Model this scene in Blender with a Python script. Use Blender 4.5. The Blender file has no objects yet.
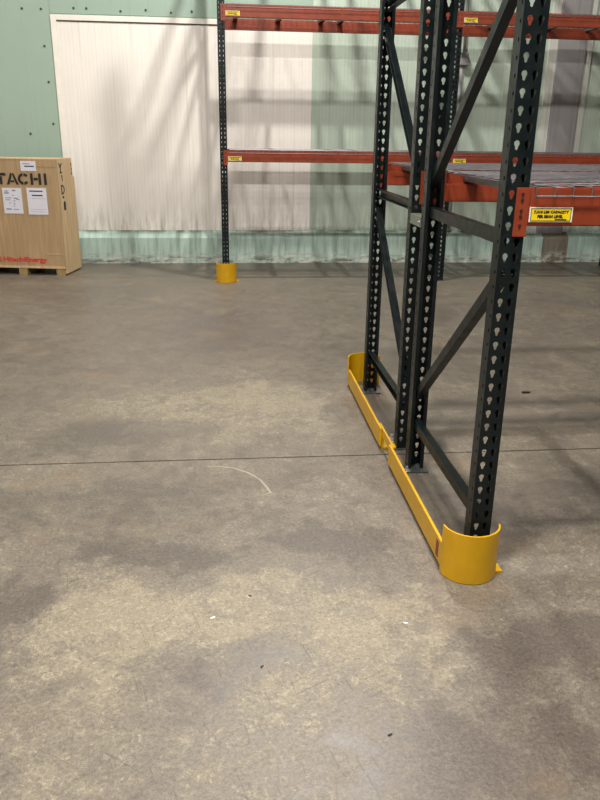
import bpy, bmesh, math, random
from mathutils import Vector, Matrix
random.seed(7)
S = bpy.context.scene
COL = S.collection
PI = math.pi

# ------------------------------------------------------------------ camera
PITCH, YAW, ROLL, CAM_H, FPX = 0.3439, 0.1029, 0.0140, 1.5985, 732.8
def make_camera():
    cd = bpy.data.cameras.new('camera'); co = bpy.data.objects.new('camera', cd); COL.objects.link(co)
    F = Vector((math.sin(YAW)*math.cos(PITCH), math.cos(YAW)*math.cos(PITCH), -math.sin(PITCH)))
    R = Vector((math.cos(YAW), -math.sin(YAW), 0)); U = R.cross(F)
    R2 = R*math.cos(ROLL) + U*math.sin(ROLL); U2 = U*math.cos(ROLL) - R*math.sin(ROLL)
    m = Matrix((( R2.x, U2.x, -F.x, 0), (R2.y, U2.y, -F.y, 0), (R2.z, U2.z, -F.z, CAM_H), (0, 0, 0, 1)))
    co.matrix_world = m
    cd.sensor_fit = 'VERTICAL'; cd.sensor_height = 36; cd.lens = FPX/800*36
    cd.clip_start = 0.05; cd.clip_end = 200
    S.camera = co
make_camera()

# ------------------------------------------------------------------ light and exposure
S.view_settings.view_transform = 'Standard'; S.view_settings.look = 'None'
S.view_settings.gamma = 1; S.view_settings.use_curve_mapping = False
S.view_settings.exposure = -0.03
w = bpy.data.worlds.new('hall_ambient'); S.world = w; w.use_nodes = True
w.node_tree.nodes['Background'].inputs[0].default_value = (1.0, 0.97, 0.92, 1)
w.node_tree.nodes['Background'].inputs[1].default_value = 0.07
def lamp(loc, power, sx=0.6, sy=0.55):
    ld = bpy.data.lights.new('high_bay_lamp', 'AREA'); ld.shape = 'RECTANGLE'; ld.size = sx; ld.size_y = sy
    ld.energy = power; ld.color = (1.0, 0.965, 0.91)
    o = bpy.data.objects.new('high_bay_lamp', ld); COL.objects.link(o); o.location = loc
# strip lamps hung in rows under the roof
lamp((1.0, 1.1, 6.65), 430)
lamp((-0.7, 1.1, 6.65), 440)
lamp((7.0, 1.1, 6.65), 150, 1.2)
lamp((-0.2, -5.0, 6.65), 170, 1.2)
lamp((-4.6, -5.0, 6.65), 300, 1.2)
lamp((0.95, 7.6, 6.65), 420, 0.2, 0.2)
lamp((-4.6, 7.6, 6.65), 90, 0.2, 0.2)

# ------------------------------------------------------------------ helpers
def thing(name, label, cat, loc=(0, 0, 0), rz=0, group=None):
    o = bpy.data.objects.new(name, None); COL.objects.link(o); o.empty_display_size = 0.1
    o.location = loc; o.rotation_euler = (0, 0, rz)
    o['label'] = label; o['category'] = cat
    if group: o['group'] = group
    return o
def mesh_of(bm, name, mats, smooth=False):
    bmesh.ops.recalc_face_normals(bm, faces=bm.faces)
    me = bpy.data.meshes.new(name); bm.to_mesh(me); bm.free()
    for m in (mats if isinstance(mats, (list, tuple)) else [mats]): me.materials.append(m)
    if smooth:
        for p in me.polygons: p.use_smooth = True
    return me
def put(name, me, parent=None, loc=(0, 0, 0), rz=0, kind=None):
    o = bpy.data.objects.new(name, me); COL.objects.link(o)
    o.parent = parent; o.location = loc; o.rotation_euler = (0, 0, rz)
    if kind: o['kind'] = kind
    return o
def obj(name, bm, mat, parent=None, kind=None, smooth=False, loc=(0, 0, 0)):
    return put(name, mesh_of(bm, name, mat, smooth), parent, loc, 0, kind)
def copy_tree(o, parent=None):
    c = o.copy(); COL.objects.link(c); c.parent = parent
    for ch in list(o.children): copy_tree(ch, c)
    return c
def box(bm, x0, x1, y0, y1, z0, z1, bev=0):
    vs = [bm.verts.new(v) for v in ((x0,y0,z0),(x1,y0,z0),(x1,y1,z0),(x0,y1,z0),(x0,y0,z1),(x1,y0,z1),(x1,y1,z1),(x0,y1,z1))]
    fs = [bm.faces.new([vs[i] for i in f]) for f in ((0,3,2,1),(4,5,6,7),(0,1,5,4),(1,2,6,5),(2,3,7,6),(3,0,4,7))]
    if bev:
        es = list({e for f in fs for e in f.edges})
        bmesh.ops.bevel(bm, geom=es, offset=bev, segments=2, affect='EDGES', profile=0.5)
    return bm
def B(*a, **k): return box(bmesh.new(), *a, **k)
def prism(bm, pts, axis, a, b):
    """closed polygon pts (2-D) extruded from a to b along an axis"""
    def v3(p, t): return {'x': (t, p[0], p[1]), 'y': (p[0], t, p[1]), 'z': (p[0], p[1], t)}[axis]
    lo = [bm.verts.new(v3(p, a)) for p in pts]; hi = [bm.verts.new(v3(p, b)) for p in pts]
    n = len(pts)
    bm.faces.new(lo[::-1]); bm.faces.new(hi)
    for i in range(n): bm.faces.new([lo[i], lo[(i+1) % n], hi[(i+1) % n], hi[i]])
    return bm
def bar(bm, p, q, r, n=6):
    p, q = Vector(p), Vector(q); d = (q-p).normalized()
    a = d.orthogonal().normalized(); b = d.cross(a)
    A = [bm.verts.new(p + (a*math.cos(2*PI*i/n) + b*math.sin(2*PI*i/n))*r) for i in range(n)]
    C = [bm.verts.new(q + (a*math.cos(2*PI*i/n) + b*math.sin(2*PI*i/n))*r) for i in range(n)]
    bm.faces.new(A[::-1]); bm.faces.new(C)
    for i in range(n): bm.faces.new([A[i], A[(i+1) % n], C[(i+1) % n], C[i]])
    return bm
def channel(bm, p, q, w, h, t=0.003):
    """C-section in the plane x = const from p=(y,z) to q=(y,z); web towards -x, open towards +x"""
    p, q = Vector((0, p[0], p[1])), Vector((0, q[0], q[1])); d = (q-p).normalized()
    n = Vector((1, 0, 0)).cross(d)
    prof = [(-w/2, -h/2), (w/2, -h/2), (w/2, -h/2+t), (-w/2+t, -h/2+t), (-w/2+t, h/2-t), (w/2, h/2-t), (w/2, h/2), (-w/2, h/2)]
    A = [bm.verts.new(p + Vector((a, 0, 0)) + n*b) for a, b in prof]
    C = [bm.verts.new(q + Vector((a, 0, 0)) + n*b) for a, b in prof]
    for V in (A[::-1], C):
        f = bm.faces.new(V)
    for i in range(8): bm.faces.new([A[i], A[(i+1) % 8], C[(i+1) % 8], C[i]])
    return bm
def text_mesh(s, size, mat, bold=0.0, align='CENTER'):
    cu = bpy.data.curves.new('lettering', 'FONT'); cu.body = s; cu.size = size; cu.offset = bold
    cu.align_x = align; cu.align_y = 'BOTTOM_BASELINE'; cu.resolution_u = 3
    o = bpy.data.objects.new('lettering', cu); COL.objects.link(o)
    bpy.context.view_layer.update()
    me = bpy.data.meshes.new_from_object(o.evaluated_get(bpy.context.evaluated_depsgraph_get()))
    bpy.data.objects.remove(o); bpy.data.curves.remove(cu)
    me.materials.clear(); me.materials.append(mat)
    for v in me.vertices: v.co = (v.co.x, 0, v.co.y)          # stand the text up in the xz plane
    return me
def fit_mesh(me, x0, x1, z0, z1):
    xs = [v.co.x for v in me.vertices]; zs = [v.co.z for v in me.vertices]
    for v in me.vertices:
        v.co.x = x0 + (v.co.x-min(xs))/(max(xs)-min(xs))*(x1-x0)
        v.co.z = z0 + (v.co.z-min(zs))/(max(zs)-min(zs))*(z1-z0)
    return me

# ------------------------------------------------------------------ materials
class NT:
    def __init__(s, name):
        s.m = bpy.data.materials.new(name); s.m.use_nodes = True; s.t = s.m.node_tree
        s.bsdf = s.t.nodes['Principled BSDF']; s.co = s.t.nodes.new('ShaderNodeTexCoord').outputs['Object']
    def n(s, kind, **k):
        nd = s.t.nodes.new('ShaderNode'+kind)
        for a, v in k.items(): setattr(nd, a, v)
        return nd
    def set(s, sock, v):
        if hasattr(v, 'links'): s.t.links.new(v, sock)
        else: sock.default_value = v
    def mapped(s, scale=(1,1,1), loc=(0,0,0), rot=(0,0,0), src=None):
        nd = s.n('Mapping'); s.set(nd.inputs[0], src or s.co)
        nd.inputs['Scale'].default_value = scale; nd.inputs['Location'].default_value = loc; nd.inputs['Rotation'].default_value = rot
        return nd.outputs[0]
    def noise(s, scale, detail=4, rough=0.55, dist=0.0, vec=None):
        nd = s.n('TexNoise'); s.set(nd.inputs['Vector'], vec or s.co)
        nd.inputs['Scale'].default_value = scale; nd.inputs['Detail'].default_value = detail
        nd.inputs['Roughness'].default_value = rough; nd.inputs['Distortion'].default_value = dist
        return nd.outputs['Fac']
    def ramp(s, v, a, b, lo=0.0, hi=1.0, smooth=True):
        nd = s.n('MapRange'); nd.interpolation_type = 'SMOOTHSTEP' if smooth else 'LINEAR'
        s.set(nd.inputs['Value'], v)
        for k, x in zip(('From Min', 'From Max', 'To Min', 'To Max'), (a, b, lo, hi)): nd.inputs[k].default_value = x
        return nd.outputs['Result']
    def math(s, op, a, b=0.0):
        nd = s.n('Math', operation=op); s.set(nd.inputs[0], a); s.set(nd.inputs[1], b); return nd.outputs[0]
    def mix(s, f, a, b, blend='MIX'):
        nd = s.n('Mix', data_type='RGBA', blend_type=blend)
        s.set(nd.inputs[0], f)
        s.set(nd.inputs[6], a if hasattr(a, 'links') else (*a, 1)); s.set(nd.inputs[7], b if hasattr(b, 'links') else (*b, 1))
        return nd.outputs[2]
    def sep(s, v=None):
        nd = s.n('SeparateXYZ'); s.set(nd.inputs[0], v or s.co); return nd.outputs
    def bump(s, h, strength=0.3, dist=0.01):
        nd = s.n('Bump'); s.set(nd.inputs['Height'], h); nd.inputs['Strength'].default_value = strength; nd.inputs['Distance'].default_value = dist
        s.t.links.new(nd.outputs[0], s.bsdf.inputs['Normal'])
    def out(s, color, rough=0.5, metal=0.0, spec=0.5):
        s.set(s.bsdf.inputs['Base Color'], color if hasattr(color, 'links') else (*color, 1))
        s.set(s.bsdf.inputs['Roughness'], rough); s.set(s.bsdf.inputs['Metallic'], metal)
        s.bsdf.inputs['Specular IOR Level'].default_value = spec
        return s.m
def lin(r, g, b):
    f = lambda c: (c/255/12.92) if c/255 <= 0.04045 else ((c/255+0.055)/1.055)**2.4
    return (f(r), f(g), f(b))
def paint(name, rgb, rough=0.4, wear=None, amt=0.12, scale=14, spec=0.5, metal=0.0):
    N = NT(name); c = lin(*rgb)
    big = N.noise(scale, 5, 0.6)
    col = N.mix(N.ramp(big, 0.3, 0.75), tuple(x*(1-amt) for x in c), tuple(min(1, x*(1+amt)) for x in c))
    if wear:
        wn = N.noise(scale*3.1, 8, 0.7)
        col = N.mix(N.ramp(wn, 0.62, 0.72, 0, 0.7), col, lin(*wear))
    return N.out(col, N.ramp(N.noise(scale*2, 3), 0.2, 0.8, max(0.05, rough-0.08), rough+0.1), metal, spec)

M_green   = paint('rack_green_paint', (9, 20, 21), 0.40, (30, 39, 36), 0.2, 9, spec=0.4)
M_orange  = paint('beam_orange_paint', (136, 56, 30), 0.42, (98, 40, 27), 0.15, 6)
M_yellow  = paint('guard_yellow_paint', (194, 147, 3), 0.38, None, 0.06, 8)
M_plate   = paint('base_plate_steel', (92, 94, 92), 0.4, (160, 160, 158), 0.25, 30, metal=0.6)
M_zinc    = paint('zinc_steel', (122, 120, 122), 0.5, (88, 88, 90), 0.15, 40, metal=0.7)
M_bolt    = paint('bolt_steel', (188, 186, 192), 0.35, None, 0.1, 60, metal=0.7)
M_black   = paint('black_ink', (24, 22, 22), 0.6, None, 0.1)
M_hole_shade= paint('painted_hole_shade', (40, 14, 10), 0.8, None, 0.1)  # dark colour standing for the shade inside connector holes
M_labely  = paint('label_yellow', (240, 206, 20), 0.35, None, 0.04)
M_labelw  = paint('label_white', (240, 236, 215), 0.4, None, 0.04)
M_red     = paint('red_print', (196, 44, 40), 0.6, None, 0.1)
M_stick   = paint('sticker_red', (120, 44, 30), 0.5, None, 0.2, 60)
M_paper   = paint('paper_white', (206, 204, 214), 0.6, None, 0.03)
M_grey    = paint('print_grey', (120, 120, 132), 0.6, None, 0.1)
M_conduit = paint('conduit_grey', (150, 150, 148), 0.5, None, 0.1, 10)

def wood(name, rgb, scale=(1.2, 1.2, 0.12)):
    N = NT(name); c = lin(*rgb)
    g = N.noise(28, 6, 0.6, 0.4, N.mapped((1.0, 1.0, 0.07)))
    b = N.noise(3.0, 4, 0.6)
    col = N.mix(N.ramp(g, 0.3, 0.75), tuple(x*0.80 for x in c), tuple(min(1, x*1.12) for x in c))
    col = N.mix(N.ramp(b, 0.35, 0.7, 0, 0.35), col, tuple(x*0.82 for x in c))
    N.bump(g, 0.15, 0.002)
    return N.out(col, 0.65)
M_ply  = wood('crate_plywood', (168, 140, 103))
M_pale = wood('crate_pale_wood', (196, 168, 128))
M_palw = wood('pallet_wood', (156, 128, 86))

def floor_material():
    N = NT('worn_concrete'); P = N.co
    x, y, z = N.sep()
    # coordinates warped by noise so that stains have ragged edges
    nw = N.n('TexNoise'); N.set(nw.inputs['Vector'], P); nw.inputs['Scale'].default_value = 3.5; nw.inputs['Detail'].default_value = 9; nw.inputs['Roughness'].default_value = 0.68
    sub = N.n('VectorMath', operation='SUBTRACT'); N.set(sub.inputs[0], nw.outputs['Color']); sub.inputs[1].default_value = (0.5, 0.5, 0.5)
    scl = N.n('VectorMath', operation='SCALE'); N.set(scl.inputs[0], sub.outputs[0]); scl.inputs['Scale'].default_value = 0.75
    add = N.n('VectorMath', operation='ADD'); N.set(add.inputs[0], P); N.set(add.inputs[1], scl.outputs[0])
    WX, WY, _ = N.sep(add.outputs[0])
    def spot(cx, cy, rx, ry, amp):
        dx = N.math('DIVIDE', N.math('SUBTRACT', WX, cx), rx); dy = N.math('DIVIDE', N.math('SUBTRACT', WY, cy), ry)
        d = N.math('ADD', N.math('MULTIPLY', dx, dx), N.math('MULTIPLY', dy, dy))
        return N.ramp(d, 0.25, 1.5, amp, 0.0)
    big = N.noise(0.9, 8, 0.62, 0.5)
    val = N.ramp(big, 0.28, 0.74, -0.30, 0.42, smooth=False)
    val = N.math('ADD', val, N.ramp(N.noise(4.5, 10, 0.72, 0.8), 0.32, 0.70, -0.38, 0.38, smooth=False))
    val = N.math('ADD', val, N.ramp(N.noise(15, 12, 0.78, 0.4), 0.30, 0.70, -0.40, 0.40, smooth=False))
    for a in STAINS_AND_SHADE: val = N.math('ADD', val, spot(*a[:4], a[4]*1.0))
    grey, mid, pale = lin(90, 83, 78), lin(107, 99, 90), lin(130, 121, 105)
    col = N.mix(N.ramp(val, -0.6, 0.15), grey, mid)
    col = N.mix(N.ramp(val, 0.10, 0.85), col, pale)
    # worn speckle and cracked skin, stronger on the pale areas
    sp = N.noise(34, 10, 0.78, 1.2)
    spm = N.math('MULTIPLY', N.ramp(sp, 0.50, 0.62), N.ramp(val, -0.25, 0.6, 0.08, 0.75))
    col = N.mix(spm, col, lin(152, 144, 126))
    sd = N.noise(46, 10, 0.8, 1.5, N.mapped((1, 1, 1), (3.1, 7.7, 0)))
    sdm = N.math('MULTIPLY', N.ramp(sd, 0.54, 0.64), N.ramp(val, -0.3, 0.5, 0.15, 0.65))
    col = N.mix(sdm, col, lin(62, 55, 48))
    # fine grain
    col = N.mix(0.55, col, N.mix(N.ramp(N.noise(75, 8, 0.8), 0.33, 0.67, smooth=False), lin(84, 82, 79), lin(228, 226, 220)), 'OVERLAY')
    col = N.mix(0.45, col, N.mix(N.ramp(N.noise(240, 4, 0.7), 0.3, 0.7, smooth=False), lin(112, 110, 108), lin(226, 224, 218)), 'OVERLAY')
    # crackled skin: thin dark lines in worn areas
    vo = N.n('TexVoronoi', feature='DISTANCE_TO_EDGE'); N.set(vo.inputs['Vector'], add.outputs[0]); vo.inputs['Scale'].default_value = 26
    vm = N.math('MULTIPLY', N.ramp(vo.outputs['Distance'], 0.0, 0.07, 1.0, 0.0), N.ramp(N.noise(5.5, 6, 0.7, 0.3, N.mapped((1, 1, 1), (1.7, 9.2, 0))), 0.50, 0.62, 0, 0.55))
    col = N.mix(vm, col, lin(64, 57, 50))
    pit = N.noise(120, 3, 0.6, 0, N.mapped((1, 1, 1), (5, 5, 0)))
    col = N.mix(N.ramp(pit, 0.66, 0.72, 0, 0.8), col, lin(58, 52, 46))
    # scratches: thin lines in three directions
    for rot, seed, thr in ((0.6, 2.0, 0.64), (-0.5, 9.0, 0.625), (1.3, 5.0, 0.635)):
        s1 = N.noise(1.0, 4, 0.65, 0.25, N.mapped((4.0, 90.0, 1), (seed, seed*2, 0), src=N.mapped(rot=(0, 0, rot))))
        col = N.mix(N.ramp(s1, thr, thr+0.04, 0, 0.45), col, lin(58, 51, 44))
    # warm rust-brown cast in places
    col = N.mix(N.ramp(N.noise(1.7, 4, 0.6, 0.0, N.mapped((1, 1, 1), (11, 4, 0))), 0.55, 0.75, 0, 0.35), col, lin(124, 102, 78))
    # darker uneven strip along the foot of the wall
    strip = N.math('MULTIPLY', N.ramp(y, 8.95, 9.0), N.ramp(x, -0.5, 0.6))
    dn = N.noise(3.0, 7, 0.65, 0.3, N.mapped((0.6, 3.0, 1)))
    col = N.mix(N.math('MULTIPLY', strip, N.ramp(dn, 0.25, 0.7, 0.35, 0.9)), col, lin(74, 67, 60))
    N.bump(N.math('ADD', N.math('MULTIPLY', sp, 0.6), N.math('MULTIPLY', sd, 0.5)), 0.12, 0.004)
    return N.out(col, N.ramp(N.math('ADD', val, N.math('MULTIPLY', sp, 0.5)), -0.4, 0.9, 0.33, 0.52), 0, 0.5)
# (x, y, radius x, radius y, amount): worn pale and grey scuffed patches of the slab, plus painted shade by the near upright
STAINS_AND_SHADE = [(-0.05, 4.25, 0.75, 0.55, 0.45), (0.35, 4.55, 0.45, 0.35, 0.30), (-0.45, 3.95, 0.40, 0.22, -0.45), (0.55, 3.9, 0.20, 0.30, 0.2),
          (0.15, 2.22, 0.62, 0.22, 0.60), (-0.50, 2.12, 0.30, 0.30, 0.50), (-0.35, 2.62, 0.35, 0.12, -0.50), (0.42, 2.66, 0.30, 0.14, -0.60),
          (-0.80, 2.25, 0.12, 0.30, -0.40), (1.05, 1.95, 0.30, 0.16, -0.55), (-0.52, 1.62, 0.35, 0.22, 0.25), (0.70, 1.52, 0.35, 0.25, -0.45),
          (0.55, 2.05, 0.30, 0.22, 0.45), (0.02, 1.90, 0.16, 0.14, -0.30), (0.30, 1.75, 0.25, 0.22, 0.35), (-0.3, 3.1, 0.9, 0.32, -0.30),
          (0.2, 3.05, 0.25, 0.12, 0.30), (-0.6, 6.3, 2.2, 1.1, -0.15), (1.6, 6.6, 2.5, 1.5, -0.12), (1.8, 3.0, 0.6, 0.3, -0.5), (1.2, 2.75, 0.25, 0.15, -0.3),  # closing pair on this line paints the near rack's shadow on the floor
          (-1.2, 8.6, 0.6, 0.25, 0.3), (-0.8, 3.9, 0.25, 0.3, -0.3), (1.9, 4.6, 0.7, 0.25, 0.2)]
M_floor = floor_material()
M_joint = paint('joint_filler', (44, 39, 35), 0.9)

def wall_material(name, rgb, dirt, ribs=True):
    N = NT(name); c = lin(*rgb); x, y, z = N.sep()
    streak = N.noise(1.0, 6, 0.6, 0.0, N.mapped((26, 1, 0.40)))
    soft = N.noise(1.3, 4, 0.55)
    col = N.mix(N.ramp(streak, 0.50, 0.75, 0, 0.40), c, lin(*dirt))
    col = N.mix(N.ramp(soft, 0.45, 0.8, 0, 0.22), col, lin(*dirt))
    # dark grime creeping up from the curb
    low = N.math('MULTIPLY', N.ramp(z, 0.42, 0.85, 1.0, 0.0), N.ramp(N.noise(1.0, 6, 0.65, 0, N.mapped((14, 1, 2.0))), 0.40, 0.72, 0.0, 0.6))
    col = N.mix(low, col, lin(120, 116, 104))
    if ribs:
        s = N.math('SINE', N.math('MULTIPLY', x, 2*PI/0.045))
        rib = N.ramp(s, 0.2, 0.95)
        col = N.mix(N.math('MULTIPLY', rib, 0.10), col, lin(*dirt))
        N.bump(rib, 0.25, 0.003)
    return N.out(col, 0.55, 0, 0.35)
M_wgreen = wall_material('wall_green_ribbed', (186, 200, 184), (132, 142, 130))
M_wflat  = wall_material('wall_green_sheet', (152, 172, 157), (138, 158, 143), False)
M_wwhite = wall_material('wall_white_ribbed', (236, 230, 222), (190, 182, 172))
M_trim   = paint('trim_white', (232, 226, 216), 0.5, (190, 180, 166), 0.05, 5)
M_pil    = wall_material('pilaster_grey', (150, 147, 146), (98, 95, 95), False)
M_flash  = wall_material('flashing_white', (206, 206, 196), (150, 150, 140), False)
M_rust   = paint('rivet_rust', (66, 62, 54), 0.7)
def curb_material(name, rgb, under):
    N = NT(name); x, y, z = N.sep(); c = lin(*rgb)
    streak = N.noise(1.0, 6, 0.65, 0, N.mapped((16, 1, 1.5)))
    col = N.mix(N.ramp(streak, 0.40, 0.68, 0, 0.8), c, lin(*under))
    # flaked bare band near the floor
    fl = N.noise(13, 9, 0.75, 0.6, N.mapped((0.7, 1, 1.6)))
    lowm = N.ramp(z, 0.03, 0.20, 1.0, 0.0)
    col = N.mix(N.math('MULTIPLY', lowm, N.ramp(fl, 0.44, 0.58, 0, 0.9)), col, lin(206, 206, 194))
    dk = N.noise(9, 9, 0.75, 0.5, N.mapped((0.6, 1, 2.5), (4, 0, 2)))
    col = N.mix(N.math('MULTIPLY', N.ramp(z, 0.02, 0.16, 1.0, 0.0), N.ramp(dk, 0.46, 0.60, 0, 0.85)), col, lin(84, 82, 74))
    # dirt lying on the ledge
    col = N.mix(N.math('MULTIPLY', N.ramp(z, 0.36, 0.42), N.ramp(N.noise(5, 7, 0.7, 0.3, N.mapped((0.5, 1, 1))), 0.36, 0.58, 0, 0.9)), col, lin(84, 84, 76))
    N.bump(fl, 0.3, 0.006)
    return N.out(col, 0.6, 0, 0.35)
M_curb = curb_material('curb_green_paint', (176, 198, 186), (128, 146, 134))
M_bare = curb_material('curb_bare_concrete', (130, 122, 106), (98, 90, 78))

# ------------------------------------------------------------------ setting: floor, wall
floor = put('floor', mesh_of(B(-5.45, 9, -4, 10.2, -0.06, -0.02), 'floor', M_joint)); floor['kind'] = 'structure'
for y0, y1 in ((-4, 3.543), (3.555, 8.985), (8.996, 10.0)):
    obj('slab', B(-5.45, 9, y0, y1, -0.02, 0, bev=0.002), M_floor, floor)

WY = 10.05
wall = put('wall_back', mesh_of(B(-5.45, 9, WY, WY+0.15, -0.06, 6.6), 'wall_back', M_wflat)); wall['kind'] = 'structure'
obj('panel', B(-2.02, 1.132, WY-0.010, WY+0.01, 0.36, 2.92), M_wwhite, wall)
obj('panel', B(1.134, 4.20, WY-0.008, WY+0.01, 0.36, 6.5), M_wgreen, wall)
obj('panel', B(4.74, 9.0, WY-0.008, WY+0.01, 0.36, 6.5), M_wgreen, wall)
obj('panel', B(-2.03, 1.13, WY-0.006, WY+0.01, 2.96, 6.5), M_wflat, wall)
obj('panel', B(-5.45, -2.034, WY-0.006, WY+0.01, 0.36, 6.5), M_wflat, wall)
obj('edge_trim', B(-2.03, -1.965, WY-0.022, WY+0.01, 0.40, 2.945, bev=0.004), M_trim, wall)
obj('edge_trim', B(-1.965, 1.134, WY-0.022, WY+0.01, 2.885, 2.945, bev=0.004), M_trim, wall)
obj('edge_trim', B(-1.96, 1.13, WY-0.016, WY-0.008, 2.872, 2.884), M_rust, wall)
def rivets():
    bm = bmesh.new()
    for (x, z) in ((-2.13,2.6),(-2.12,2.2),(-2.11,1.72),(-2.4,1.6),(-2.35,3.0),(-1.75,3.02),(-1.6,3.02),(-1.2,3.0),(-0.9,3.02),(-0.6,3.0),(-0.35,3.02),(-2.13,3.0)):
        bar(bm, (x, WY-0.012, z), (x, WY, z), 0.014, 8)
    o = obj('rivets', bm, M_rust, wall, kind='stuff')
rivets()
# grey pilaster flanked by pale flashing
obj('pilaster', B(4.30, 4.68, WY-0.05, WY+0.01, 0.0, 6.5, bev=0.006), M_pil, wall)
obj('flashing', B(4.19, 4.30, WY-0.03, WY+0.01, 0.36, 6.5, bev=0.004), M_flash, wall)
obj('flashing', B(4.68, 4.77, WY-0.03, WY+0.01, 0.36, 6.5, bev=0.004), M_flash, wall)
def curb(x0, x1, mat, name, dy=0.0):
    bm = bmesh.new(); prism(bm, [(WY, 0), (9.93-dy, 0), (9.93-dy, 0.33), (9.945-dy, 0.345), (WY-0.008, 0.42), (WY, 0.42)], 'x', x0, x1)
    o = obj(name, bm, mat); o['kind'] = 'structure'; return o
curb(-5.45, 4.38, M_curb, 'baseboard_back')
curb(4.38, 4.74, M_bare, 'trim_1', 0.015)
curb(4.74, 9, M_curb, 'baseboard_right')

wl = put('wall_left_bounce', mesh_of(B(-5.6, -5.45, -4, WY, -0.06, 6.6), 'wall_left_bounce', M_wwhite)); wl['kind'] = 'structure'  # unseen wall, added so the column flanks catch bounced light
# marks worn into the near slab, as thin flat scuffs
slab0 = floor.children[0]
def scuff(pts, w, mat):
    bm = bmesh.new(); prev = None
    for i, p in enumerate(pts):
        q = pts[min(i+1, len(pts)-1)]; r = pts[max(i-1, 0)]
        d = Vector((q[0]-r[0], q[1]-r[1], 0)).normalized(); n = Vector((-d.y, d.x, 0))
        ww = w*(0.35 if i in (0, len(pts)-1) else random.uniform(0.6, 1.2))
        a = bm.verts.new(Vector((p[0], p[1], 0.0006)) + n*ww); b = bm.verts.new(Vector((p[0], p[1], 0.0006)) - n*ww)
        if prev: bm.faces.new([prev[0], prev[1], b, a])
        prev = (a, b)
    return bm
M_scl = paint('scuff_pale', (138, 130, 114), 0.6, (112, 104, 92), 0.1, 40)
M_scd = paint('scratch_dark', (112, 98, 82), 0.7, (140, 126, 106), 0.1, 40)
obj('scuff_mark', scuff([(-0.125, 3.462), (-0.05, 3.455), (0.02, 3.43), (0.09, 3.37), (0.145, 3.29), (0.175, 3.20), (0.19, 3.14), (0.15, 3.12)], 0.007, M_scl), M_scl, slab0)

# ------------------------------------------------------------------ pallet rack parts
PITCH_H = 0.0508; CW = 0.080; CD = 0.062; DEPTH = 1.023; CH = 4.88; BAY = 2.55
def teardrop():
    r = [(0.0096*math.cos(math.radians(t)), 0.0052 + 0.0096*math.sin(math.radians(t))) for t in range(90, -46, -15)]
    r += [(0.0050, -0.0065)] + [(0.0047*math.cos(math.radians(t)), -0.0115 + 0.0047*math.sin(math.radians(t))) for t in range(0, -91, -30)]
    return r + [(-x, z) for x, z in r[::-1][1:-1]]
TEAR = teardrop()
SQ = [(-0.005, -0.006), (0.005, -0.006), (0.005, 0.006), (-0.005, 0.006)]
def ray_poly(poly, th):
    d = (math.cos(th), math.sin(th)); best = None
    for i in range(len(poly)):
        (x1, y1), (x2, y2) = poly[i], poly[(i+1) % len(poly)]
        ex, ey = x2-x1, y2-y1; den = d[0]*ey - d[1]*ex
        if abs(den) < 1e-12: continue
        t = (x1*ey - y1*ex)/den; u = (x1*d[1] - y1*d[0])/den
        if t > 0 and -1e-6 <= u <= 1+1e-6: best = t if best is None else max(best, t)
    return (d[0]*best, d[1]*best)
TH = 0.002
def cell(bm, u0, u1, v0, v1, cu, cv, hole, to3, nring):
    """rectangle with one hole and sheet thickness, mapped into 3-D by to3(u, v, depth)"""
    rect = [(u0-cu, v0-cv), (u1-cu, v0-cv), (u1-cu, v1-cv), (u0-cu, v1-cv)]
    ths = sorted([math.atan2(b, a) for a, b in rect] + ([math.atan2(b, a) for a, b in hole] if len(hole) == 4 else [2*PI*i/nring - PI + 0.05 for i in range(nring)]))
    hp = [ray_poly(hole, t) for t in ths]; rp = [ray_poly(rect, t) for t in ths]; n = len(ths)
    V = lambda P, d: [bm.verts.new(to3(cu+p[0], cv+p[1], d)) for p in P]
    i0, o0, i1, o1 = V(hp, 0), V(rp, 0), V(hp, TH), V(rp, TH)
    for i in range(n):
        j = (i+1) % n
        bm.faces.new([i0[i], o0[i], o0[j], i0[j]]); bm.faces.new([i1[i], i1[j], o1[j], o1[i]]); bm.faces.new([i0[i], i0[j], i1[j], i1[i]])
def column_mesh():
    bm = bmesh.new(); h = CW/2; zb = 0.008
    z1 = (1+0.2-0.5)*PITCH_H; n = int((CH - z1)/PITCH_H)
    front = lambda u, v, d: (u, d, v)
    left = lambda u, v, d: (-h+d, u, v); right = lambda u, v, d: (h-d, u, v)
    for k in range(n):
        a, b = z1 + k*PITCH_H, z1 + (k+1)*PITCH_H; c = (a+b)/2
        cell(bm, -h, 0, a, b, -0.0172, c, TEAR, front, 16); cell(bm, 0, h, a, b, 0.0172, c, TEAR, front, 16)
        for f, dz in ((left, 0.0), (right, 0.0175)): cell(bm, 0, CD, a, b, 0.019, c-dz, SQ, f, 0)
    zt = z1 + n*PITCH_H
    box(bm, -h, h, 0, TH, zb, z1); box(bm, -h, h, -0.0003, TH, zt, zt+0.004)
    for s in (-1, 1):
        x0, x1 = sorted((s*h, s*(h-TH))); box(bm, x0, x1, TH, CD, zb, z1)
        x0, x1 = sorted((s*h, s*(h-0.016))); box(bm, x0, x1, CD, CD+TH, zb, zt)
        x0, x1 = sorted((s*(h-0.0045), s*(h-0.0058))); box(bm, x0, x1, 0.009, 0.034, zb, zt)  # thin liner added inside each flange to keep its slots dark
    me = bpy.data.meshes.new('column'); bm.to_mesh(me); bm.free(); me.materials.append(M_green)
    return me
ME_COL = column_mesh()
ME_PLATE = mesh_of(B(-0.058, 0.060, -0.012, 0.105, 0, 0.008, bev=0.0015), 'base_plate', M_plate)
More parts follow.
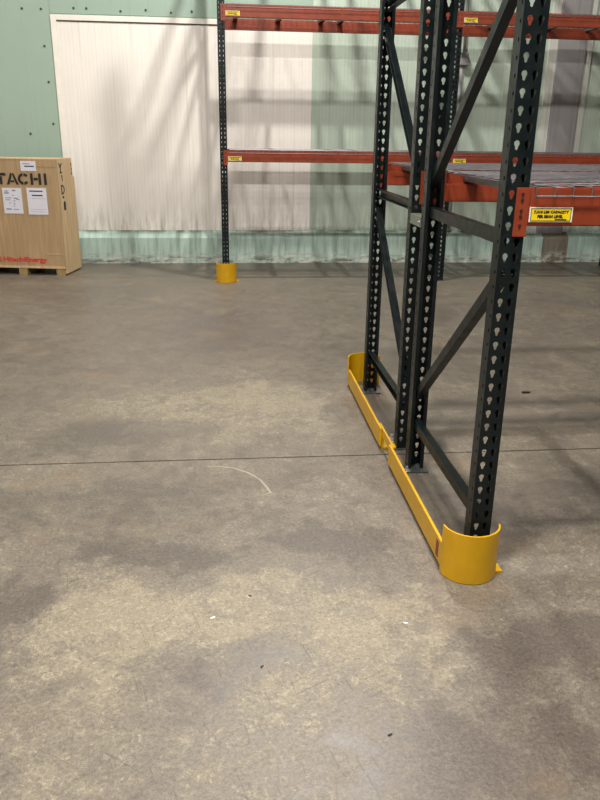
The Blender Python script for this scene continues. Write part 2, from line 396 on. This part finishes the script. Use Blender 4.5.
def bolt_mesh(r=0.011, h=0.026):
    bm = bmesh.new(); bar(bm, (0, 0, 0), (0, 0, h*0.5), r, 6); bar(bm, (0, 0, h*0.5), (0, 0, h), r*0.55, 10)
    bar(bm, (0, 0, 0), (0, 0, 0.003), r*1.6, 14)
    return mesh_of(bm, 'anchor_bolt', M_bolt)
ME_BOLT = bolt_mesh()
def upright_frame(name, label, loc, rz):
    t = thing(name, label, 'rack upright', loc, rz, 'upright frames of the pallet racks')
    for yy, r in ((0.0, 0.0), (DEPTH, PI)):
        put('column', ME_COL, t, (0, yy, 0), r)
        bp = put('base_plate', ME_PLATE, t, (0, yy, 0), r)
        put('anchor_bolt', ME_BOLT, bp, (-0.050 if r == 0 else 0.050, 0.09, 0.008))
    for z in (0.245, 1.285, 2.30, 3.32, 4.34):
        bm = bmesh.new(); channel(bm, (0.006, z), (DEPTH-0.006, z), 0.036, 0.044); obj('strut', bm, M_green, t)
    for z in (0.388, 1.404, 2.42, 3.44):
        bm = bmesh.new(); channel(bm, (DEPTH-0.016, z), (0.016, z+0.80), 0.036, 0.042); obj('diagonal_brace', bm, M_green, t)
    return t

YA, YB, YC = 2.386, 4.632, 8.565         # front faces (A: near rack, B: its back-to-back twin seen from the rear, C: rack at the wall)
XA, XC = 0.945, 0.0
fr = upright_frame('upright_frame', 'dark green perforated upright frame, nearest one, foot inside the large yellow guard', (XA, YA, 0), 0)
def frame_copy(label, loc, rz):
    c = copy_tree(fr); c.location = loc; c.rotation_euler = (0, 0, rz); c['label'] = label; return c
frame_copy('dark green upright frame standing back to back behind the nearest frame', (XA, YB, 0), PI)
frame_copy('dark green upright frame at the right end of the near rack bay', (XA+BAY, YA, 0), 0)
frame_copy('dark green upright frame at the right end of the second rack row', (XA+BAY, YB, 0), PI)
frame_copy('dark green upright with yellow post guard, left end of the back wall rack', (XC, YC, 0), 0)
frame_copy('dark green upright frame in the middle of the rack along the back wall', (XC+BAY, YC, 0), 0)
frame_copy('dark green upright frame by the right edge in the rack along the back wall', (XC+2*BAY, YC, 0), 0)

# ---- beams
BL = BAY - CW; BH = 0.122
def beam_body():
    bm = bmesh.new()
    prism(bm, [(0.0, 0), (0.066, 0), (0.066, 0.077), (0.026, 0.077), (0.026, BH), (0.0, BH)], 'x', -BL/2+0.002, BL/2-0.002)
    bmesh.ops.recalc_face_normals(bm, faces=bm.faces)
    es = [e for e in bm.edges if abs(e.verts[0].co.x - e.verts[1].co.x) > 1]
    bmesh.ops.bevel(bm, geom=es, offset=0.004, segments=2, affect='EDGES')
    return mesh_of(bm, 'beam_body', M_orange)
ME_BEAM = beam_body()
def connector(sgn):
    bm = bmesh.new(); x = sgn*BL/2
    a, b = (x, x+sgn*0.042); box(bm, min(a, b), max(a, b), -0.005, -0.0012, -0.034, BH, bev=0.001)
    box(bm, min(x, x-sgn*0.0035), max(x, x-sgn*0.0035), -0.005, 0.066, -0.034, BH)
    return mesh_of(bm, 'end_connector', M_orange)
ME_CON = {s: connector(s) for s in (-1, 1)}
def conn_marks():
    bm = bmesh.new()
    for z in (0.100, 0.082, 0.048, 0.030, 0.000):
        bm2 = [(x*0.55, y2*0.45+z) for x, y2 in TEAR]
        prism(bm, bm2, 'y', -0.0065, -0.004)
    return mesh_of(bm, 'rivet_hole_shade', M_hole_shade)  # slightly proud shapes, the holes' shade put into their colour
ME_MARK = conn_marks()
TXT1 = fit_mesh(text_mesh('7,410 LBS CAPACITY', 0.02, M_black, 0.0014), -0.059, 0.061, 0.0265, 0.0375)
TXT2 = fit_mesh(text_mesh('PER BEAM LEVEL', 0.02, M_black, 0.0014), -0.046, 0.042, 0.0135, 0.0235)
ME_LW = mesh_of(B(-0.074, 0.074, -0.0015, 0, 0, 0.048), 'capacity_label', M_labelw)
def frame_ring():
    bm = bmesh.new()
    for a in ((-0.069, 0.069, 0.0425, 0.0445), (-0.069, 0.069, 0.0035, 0.0055), (-0.069, -0.067, 0.0055, 0.0425), (0.067, 0.069, 0.0055, 0.0425)):
        box(bm, a[0], a[1], -0.0024, -0.0014, a[2], a[3])
    box(bm, 0.015, 0.055, -0.0028, -0.0021, 0.0075, 0.0105)
    return mesh_of(bm, 'label_border', M_black)
ME_RING = frame_ring()
ME_LY = mesh_of(B(-0.068, 0.068, -0.0021, -0.001, 0.005, 0.043), 'label_field', M_labely)
def beam(label, xc, y, z, rear=False, tag=False, group='orange beams of the pallet racks'):
    t = thing('rack_beam', label, 'rack beam', (xc, y, z), PI if rear else 0, group)
    put('beam_body', ME_BEAM, t)
    for s in (-1, 1):
        c = put('end_connector', ME_CON[s], t)
        put('rivet_hole_shade', ME_MARK, c, (s*(BL/2+0.021), 0, 0))
    if tag:
        lx = -BL/2 + 0.083
        l = put('capacity_label', ME_LW, t, (lx, -0.0004, 0.013)); l['label'] = 'yellow capacity label with black lettering'
        put('label_field', ME_LY, l); put('label_border', ME_RING, l)
        put('lettering', TXT1, l, (0, -0.0026, 0)); put('lettering', TXT2, l, (0, -0.0026, 0))
    return t
# ---- wire decks
def deck_meshes():
    bm = bmesh.new(); W = 1.20; r = 0.0023; x0 = -W/2
    n = 19; zt = r
    ya, yb = -0.0055, DEPTH+0.0055
    for i in range(n+1):
        x = x0 + W*i/n
        bar(bm, (x, ya, zt), (x, yb, zt), r, 6)
        bar(bm, (x, ya, zt), (x, ya, -0.030), r, 6); bar(bm, (x, yb, zt), (x, yb, -0.030), r, 6)
    for j in range(11):
        y = 0.02 + (DEPTH-0.04)*j/10
        bar(bm, (x0, y, zt+2*r), (x0+W, y, zt+2*r), r, 6)
    for y in (ya-2*r, yb+2*r): bar(bm, (x0, y, -0.026), (x0+W, y, -0.026), r, 6)
    wires = mesh_of(bm, 'wire_mesh', M_zinc)
    bm = bmesh.new()
    prism(bm, [(-0.026, -0.034), (-0.022, -0.034), (-0.022, -0.004), (0.022, -0.004), (0.022, -0.034), (0.026, -0.034), (0.026, -0.001), (-0.026, -0.001)], 'y', 0.030, DEPTH-0.030)
    return wires, mesh_of(bm, 'support_channel', M_zinc)
ME_WIRES, ME_SUP = deck_meshes()
def deck(label, xc, y, z):
    t = thing('wire_deck', label, 'wire deck', (xc, y, z), 0, 'wire mesh decks lying on the rack beams')
    o = put('wire_mesh', ME_WIRES, t); o['kind'] = 'stuff'
    for x in (-0.50, 0.0, 0.50): put('support_channel', ME_SUP, t, (x, 0, 0))
Z1, Z2, Z3 = 1.333, 2.772, 4.211
YBF = YB - DEPTH                          # front face of rack B
lev = {Z1: 'lower', Z2: 'upper', Z3: 'topmost'}
xa = XA + BAY/2
for z in (Z1, Z2, Z3):
    L = lev[z]
    if z == Z1:                           # the upper levels of the near racks are far above the picture
        beam('orange beam with the large yellow capacity label on the front of the nearest rack', xa, YA, z, tag=True)
        beam('orange step beam at the back of the nearest rack', xa, YA+DEPTH, z, True)
        beam('orange beam on the front of the second rack row', xa, YBF, z)
        beam('orange step beam on the rear of the second rack row', xa, YB, z, True)
        for i, s in enumerate((-1, 1)):
            side = ('left', 'right')[i]
            deck(f'galvanised wire mesh deck, {side} half of the nearest rack', xa+s*0.612, YA, z+BH)
            deck(f'galvanised wire mesh deck, {side} half of the second rack row', xa+s*0.612, YBF, z+BH)
    for b, bay in enumerate(('left', 'right')):
        xc = XC + BAY*(b+0.5)
        beam(f'orange beam with small yellow label, {L} front of the {bay} bay by the back wall', xc, YC, z, tag=True)
        beam(f'orange beam on the wall side of the {bay} bay by the back wall, {L} level', xc, YC+DEPTH, z, True)
        for i, s in enumerate((-1, 1)):
            side = ('left', 'right')[i]
            deck(f'wire mesh deck, {side} half, {L} level, {bay} bay by the back wall', xc+s*0.612, YC, z+BH)
# ---- row spacers tying the two back-to-back frames together
def spacer(z, label):
    t = thing('row_spacer', label, 'row spacer', (XA-0.018, YA+DEPTH, z), 0, 'row spacers between the back-to-back frames')
    g = YBF-(YA+DEPTH)
    bm = bmesh.new(); channel(bm, (0.004, 0.02), (g-0.004, 0.02), 0.050, 0.046); obj('spacer_body', bm, M_spacer, t)
    for yy in (0.002, g-0.006):
        obj('end_tab', B(-0.025, 0.025, yy, yy+0.004, -0.003, 0.043), M_spacer, t)
    b = put('bolt', ME_BOLT, t, (-0.024, 0.02, 0.02)); b.rotation_euler = (0, -PI/2, 0); b.scale = (0.45, 0.45, 0.4)
M_spacer = paint('spacer_green', (112, 120, 106), 0.45, (140, 144, 130), 0.15, 20)
spacer(1.215, 'short grey-green spacer bar joining the two back-to-back upright frames')
spacer(2.62, 'upper short spacer bar joining the two back-to-back upright frames')

# ------------------------------------------------------------------ yellow guards
def shell(bm, cx, cy, r, a0, a1, z0, z1, t=0.007, n=28):
    ring = []
    for i in range(n+1):
        a = a0 + (a1-a0)*i/n; c, s = math.cos(a), math.sin(a)
        ring.append([bm.verts.new((cx+c*rr, cy+s*rr, z)) for rr, z in ((r, z0), (r, z1), (r-t, z1), (r-t, z0))])
    for A, C in zip(ring, ring[1:]):
        for k in range(4):
            f = bm.faces.new([A[k], C[k], C[(k+1) % 4], A[(k+1) % 4]])
    bm.faces.new(ring[0]); bm.faces.new(ring[-1][::-1])
    return bm
def rail(t, y0, y1):
    o = obj('rail', B(0.812, 0.824, y0, y1, 0.020, 0.122, bev=0.0015), M_yellow, t)
    return o
GH = 0.208
g1 = thing('end_guard', 'yellow rack end guard with the big round nose in front of the nearest upright', 'rack guard', (0, 0, 0), 0, 'yellow steel rack guards')
obj('curved_guard', shell(bmesh.new(), 0.920, 2.425, 0.112, PI*1.02, PI*2-0.16, 0.003, GH), M_yellow, g1)
r1 = rail(g1, 2.425, 3.40)
st = obj('warning_sticker', B(0.8108, 0.8122, 2.462, 2.492, 0.035, 0.105), M_stick, r1); st['label'] = 'small dark red sticker'
obj('foot_plate', B(1.018, 1.052, 2.385, 2.44, 0, 0.012, bev=0.001), M_yellow, g1)
obj('foot_plate', B(0.828, 0.885, 3.33, 3.45, 0, 0.012, bev=0.001), M_yellow, g1)
g2 = thing('end_guard', 'yellow rack end guard with its hollow round end behind the far upright', 'rack guard', (0, 0, 0), 0, 'yellow steel rack guards')
obj('curved_guard', shell(bmesh.new(), 0.920, 4.690, 0.112, 0.16, PI*0.99, 0.003, GH), M_yellow, g2)
rail(g2, 3.62, 4.69)
def splice():
    bm = bmesh.new()
    box(bm, 0.8245, 0.834, 3.36, 3.70, 0.075, 0.122, bev=0.001)
    return bm
obj('splice_bar', splice(), M_yellow, g2)
fp = obj('foot_plate', B(0.826, 0.925, 3.61, 3.76, 0, 0.014, bev=0.001), M_yellow, g2)
bm = bmesh.new(); prism(bm, [(3.605, 0.014), (3.70, 0.014), (3.64, 0.075), (3.605, 0.075)], 'x', 0.826, 0.832); obj('gusset', bm, M_yellow, fp)
bo = put('anchor_bolt', ME_BOLT, fp, (0.897, 3.69, 0.014)); bo.scale = (1.6, 1.6, 1.6)
for g, base in ((g1, Vector((0.92, 2.425, 0))), (g2, Vector((0.92, 4.69, 0)))):      # stand each guard's origin at its round nose
    g.location = base
    for ch in g.children: ch.location = ch.location - base
def post_guard(label, x, y):
    t = thing('post_guard', label, 'rack guard', (x, y, 0), 0, 'yellow steel rack guards')
    obj('curved_guard', shell(bmesh.new(), 0, 0, 0.118, PI*0.98, PI*2.02, 0.003, 0.225), M_yellow, t)
    for s in (-1, 1): obj('foot_plate', B(s*0.122-0.018, s*0.122+0.018, -0.02, 0.05, 0, 0.010), M_yellow, t)
post_guard('short yellow round post guard on the floor by the back wall', XC+0.004, YC+0.03)

# ------------------------------------------------------------------ wooden crate on its pallet
CR = thing('shipping_crate', 'tan wooden shipping crate with black stencil lettering, on a pallet by the green wall', 'crate', (-1.900, 9.0, 0), -math.radians(9.5))
# local frame: x to the left is negative, y goes back along the side, origin at the front right foot
CWI, CDE, CZ0, CZ1 = 1.26, 0.52, 0.088, 1.322
obj('front_panel', B(-CWI, 0, 0, 0.016, CZ0, CZ1, bev=0.002), M_ply, CR)
sp_ = obj('side_panel', B(-0.016, 0.0015, 0.0165, CDE, 0.022, CZ1-0.20, bev=0.002), M_pale, CR)
obj('side_panel', B(-0.016, 0.0015, 0.0165, CDE-0.05, CZ1-0.20, CZ1, bev=0.002), M_pale, CR)
obj('side_panel', B(-CWI, -CWI+0.016, 0.0165, CDE, CZ0, CZ1, bev=0.002), M_pale, CR)
obj('back_panel', B(-CWI+0.016, -0.0165, CDE-0.016, CDE, CZ0, CZ1-0.20), M_ply, CR)
obj('lid', B(-CWI-0.004, -0.0005, -0.003, CDE-0.05, CZ1, CZ1+0.012, bev=0.002), M_pale, CR)
def boards():
    for x0, x1 in ((-0.135, -0.004), (-0.40, -0.138)):
        obj('batten', B(x0, x1, -0.0035, 0, CZ1-0.078, CZ1-0.002, bev=0.001), M_ply, CR)
    obj('batten', B(-0.215, -0.004, -0.004, 0, CZ0+0.165, CZ0+0.172), M_pale, CR)
    obj('batten', B(-CWI, -0.004, -0.005, 0, CZ0-0.004, CZ0+0.020, bev=0.001), M_pale, CR)
boards()
pal = []
for x0 in (-0.124, -0.585, -1.06):
    obj('pallet_stringer', B(x0, x0+0.105, 0.004, CDE-0.004, 0.0, CZ0-0.004, bev=0.003), M_palw, CR)
obj('pallet_board', B(-CWI, -0.018, 0.0, CDE, CZ0-0.004, CZ0), M_palw, CR)
# stencilled letters, built as bars with stencil gaps
def poly(bm, pts, y=-0.0042):
    bm.faces.new([bm.verts.new((p[0], y, p[1])) for p in pts])
def letter(ch, bm, x, z, w, h):
    s = h*0.24
    R_ = lambda a, b, c, d: poly(bm, [(x+a, z+b), (x+c, z+b), (x+c, z+d), (x+a, z+d)])
    if ch == 'I': R_(0, 0, s, h)
    if ch == 'T':
        R_(0, h-s, w, h); R_(w/2-s/2, 0, w/2+s/2, h-s-0.008)
    if ch == 'H':
        R_(0, 0, s, h); R_(w-s, 0, w, h); R_(s+0.006, h*0.40, w-s-0.006, h*0.62)
    if ch == 'A':
        poly(bm, [(x, z), (x+s, z), (x+w*0.5-0.002, z+h*0.80), (x+w*0.5-0.002, z+h), (x+w*0.36, z+h)])
        poly(bm, [(x+w-s, z), (x+w, z), (x+w*0.64, z+h), (x+w*0.5+0.004, z+h), (x+w*0.5+0.004, z+h*0.80)])
        R_(w*0.33, h*0.20, w*0.64, h*0.36)
    if ch == 'C':
        cx, cz, ro, ri = x+w*0.52, z+h/2, h/2, h/2-s*0.95
        for a0, a1 in ((0.20*PI, 0.47*PI), (0.53*PI, 1.47*PI), (1.53*PI, 1.80*PI)):
            n = 10
            for i in range(n):
                a, b = a0+(a1-a0)*i/n, a0+(a1-a0)*(i+1)/n
                poly(bm, [(cx+ro*1.05*math.cos(a), cz+ro*math.sin(a)), (cx+ro*1.05*math.cos(b), cz+ro*math.sin(b)), (cx+ri*1.05*math.cos(b), cz+ri*math.sin(b)), (cx+ri*1.05*math.cos(a), cz+ri*math.sin(a))])
def stencil():
    for ch, x, w in (('I', -0.162, 0.030), ('H', -0.322, 0.126), ('C', -0.474, 0.136), ('A', -0.606, 0.142), ('T', -0.734, 0.124), ('I', -0.796, 0.030), ('H', -0.952, 0.126)):
        bm = bmesh.new(); letter(ch, bm, x, 1.044, w, 0.128)
        obj('stencil_letter', bm, M_black, CR)
stencil()
put('lettering', fit_mesh(text_mesh('@', 0.08, M_red, 0.001), -0.825, -0.772, 0.150, 0.214), CR, (0, -0.0062, 0))
put('lettering', fit_mesh(text_mesh('HitachiEnergy', 0.08, M_red, 0.0026), -0.752, -0.224, 0.142, 0.216), CR, (0, -0.0062, 0))
def sheet(name, x0, x1, z0, z1, tilt, lines):
    p = obj(name, B(x0, x1, -0.0046, 0, z0, z1), M_paper, CR); p.rotation_euler = (0, tilt, 0)
    bm = bmesh.new(); bd = bmesh.new()
    for dark, a, b, c, d in lines:
        W, H = x1-x0, z1-z0
        poly(bd if dark else bm, [(x0+a*W, z0+c*H), (x0+b*W, z0+c*H), (x0+b*W, z0+d*H), (x0+a*W, z0+d*H)], -0.0052)
    if len(bm.faces): obj('print', bm, M_grey, p, kind='stuff')
    else: bm.free()
    if len(bd.faces): obj('print', bd, M_black, p, kind='stuff')
    else: bd.free()
    return p
sheet('paper_label', -0.672, -0.446, 0.718, 1.005, 0.0, [(0, .12, .3, .86, .90), (0, .10, .34, .78, .83), (0, .52, .70, .88, .93), (0, .50, .60, .70, .73), (0, .55, .78, .58, .62),
       (0, .50, .66, .48, .51), (0, .70, .86, .54, .57), (0, .30, .40, .40, .43), (0, .55, .62, .36, .42), (0, .52, .60, .28, .31), (0, .12, .45, .60, .63), (0, .12, .38, .52, .55), (0, .5, .8, .15, .18), (0, .12, .4, .15, .2)])
sheet('paper_label', -0.382, -0.150, 0.711, 1.010, 0.0, [(1, .14, .82, .86, .905), (1, .25, .80, .70, .745), (0, .20, .92, .60, .61), (0, .10, .92, .19, .20), (0, .10, .92, .10, .11)])
sheet('sticker', -0.423, -0.243, 1.197, 1.305, 0.0, [(0, .15, .60, .68, .76), (1, .25, .88, .42, .54)])
# handling marks on the side by the front corner
def marks():
    bm = bmesh.new(); X = 0.0022
    def q(pts): bm.faces.new([bm.verts.new((X, p[0]*1.15, p[1])) for p in pts])
    q([(0.055, 1.235), (0.10, 1.235), (0.14, 1.285), (0.115, 1.285)]); q([(0.04, 1.285), (0.065, 1.285), (0.10, 1.235), (0.08, 1.23)]); q([(0.075, 1.18), (0.10, 1.18), (0.10, 1.235), (0.075, 1.235)])
    q([(0.06, 1.172), (0.13, 1.172), (0.13, 1.185), (0.06, 1.185)])
    q([(0.09, 1.135), (0.13, 1.135), (0.11, 1.158)]); q([(0.10, 1.085), (0.122, 1.085), (0.122, 1.135), (0.10, 1.135)])
    q([(0.06, 0.935), (0.085, 0.935), (0.085, 1.045), (0.06, 1.045)])
    for i in range(8):
        a, b = -PI/2+PI*i/8, -PI/2+PI*(i+1)/8
        q([(0.085+0.07*math.cos(a), 0.99+0.055*math.sin(a)), (0.085+0.07*math.cos(b), 0.99+0.055*math.sin(b)), (0.085+0.045*math.cos(b), 0.99+0.036*math.sin(b)), (0.085+0.045*math.cos(a), 0.99+0.036*math.sin(a))])
    q([(0.075, 0.89), (0.125, 0.89), (0.12, 0.918), (0.08, 0.918)])
    q([(0.09, 0.755), (0.15, 0.755), (0.15, 0.84), (0.12, 0.865), (0.09, 0.84)])
    obj('handling_mark', bm, M_black, CR)
    bm = bmesh.new()
    for z in (1.26, 1.21, 1.16):
        bm.faces.new([bm.verts.new((X, p[0], p[1])) for p in ((0.435, z-0.02), (0.462, z-0.02), (0.462, z+0.015), (0.435, z+0.02))])
    obj('handling_mark', bm, M_black, CR)
marks()

# ------------------------------------------------------------------ junction box and conduit on the wall
JB = thing('junction_box', 'grey junction box with a conduit on the back wall behind the middle uprights', 'junction box', (3.07, WY-0.010, 2.56))
obj('box_body', B(-0.055, 0.055, -0.07, 0, -0.07, 0.08, bev=0.004), M_conduit, JB)
obj('cover', B(-0.05, 0.05, -0.076, -0.07, -0.062, 0.072, bev=0.002), M_conduit, JB)
bm = bmesh.new(); bar(bm, (0.0, -0.03, 0.08), (0.0, -0.03, 2.2), 0.018, 12); obj('conduit', bm, M_conduit, JB, smooth=True)
bm = bmesh.new(); bar(bm, (-0.02, -0.03, -2.12), (-0.02, -0.03, -0.07), 0.022, 12); obj('conduit', bm, M_conduit, JB, smooth=True)

# ------------------------------------------------------------------ litter on the floor
M_chipd = paint('chip_dark', (40, 33, 26), 0.7); M_chipw = paint('chip_white', (226, 218, 198), 0.6)
def chip(label, x, y, r, mat, rz):
    bm = bmesh.new(); n = 8
    pts = [(math.cos(2*PI*i/n)*r*random.uniform(0.7, 1.1)*1.6, math.sin(2*PI*i/n)*r*random.uniform(0.5, 0.9)*0.8) for i in range(n)]
    prism(bm, pts, 'z', 0, r*0.5)
    o = put('debris_chip', mesh_of(bm, 'debris_chip', mat), None, (x, y, 0), rz)
    o['label'] = label; o['category'] = 'debris'; o['group'] = 'crumbs of debris on the floor'
chip('small dark crumb on the concrete floor, lowest centre of the picture', 0.437, 1.608, 0.006, M_chipd, 0.4)
chip('small dark crumb on the floor left of the centre foreground', 0.088, 1.923, 0.0055, M_chipd, 0.9)
chip('tiny dark crumb on the floor above the pale worn patch', 0.063, 2.312, 0.005, M_chipd, -0.5)
chip('small white chip on the floor, left of the dark crumbs', -0.071, 2.19, 0.007, M_chipw, 0.5)
chip('small white chip on the floor in front of the round yellow guard', 0.600, 2.105, 0.007, M_chipw, -0.3)
chip('dark flat scrap lying on the floor right of the near upright', 1.991, 4.485, 0.022, M_chipd, 0.0)
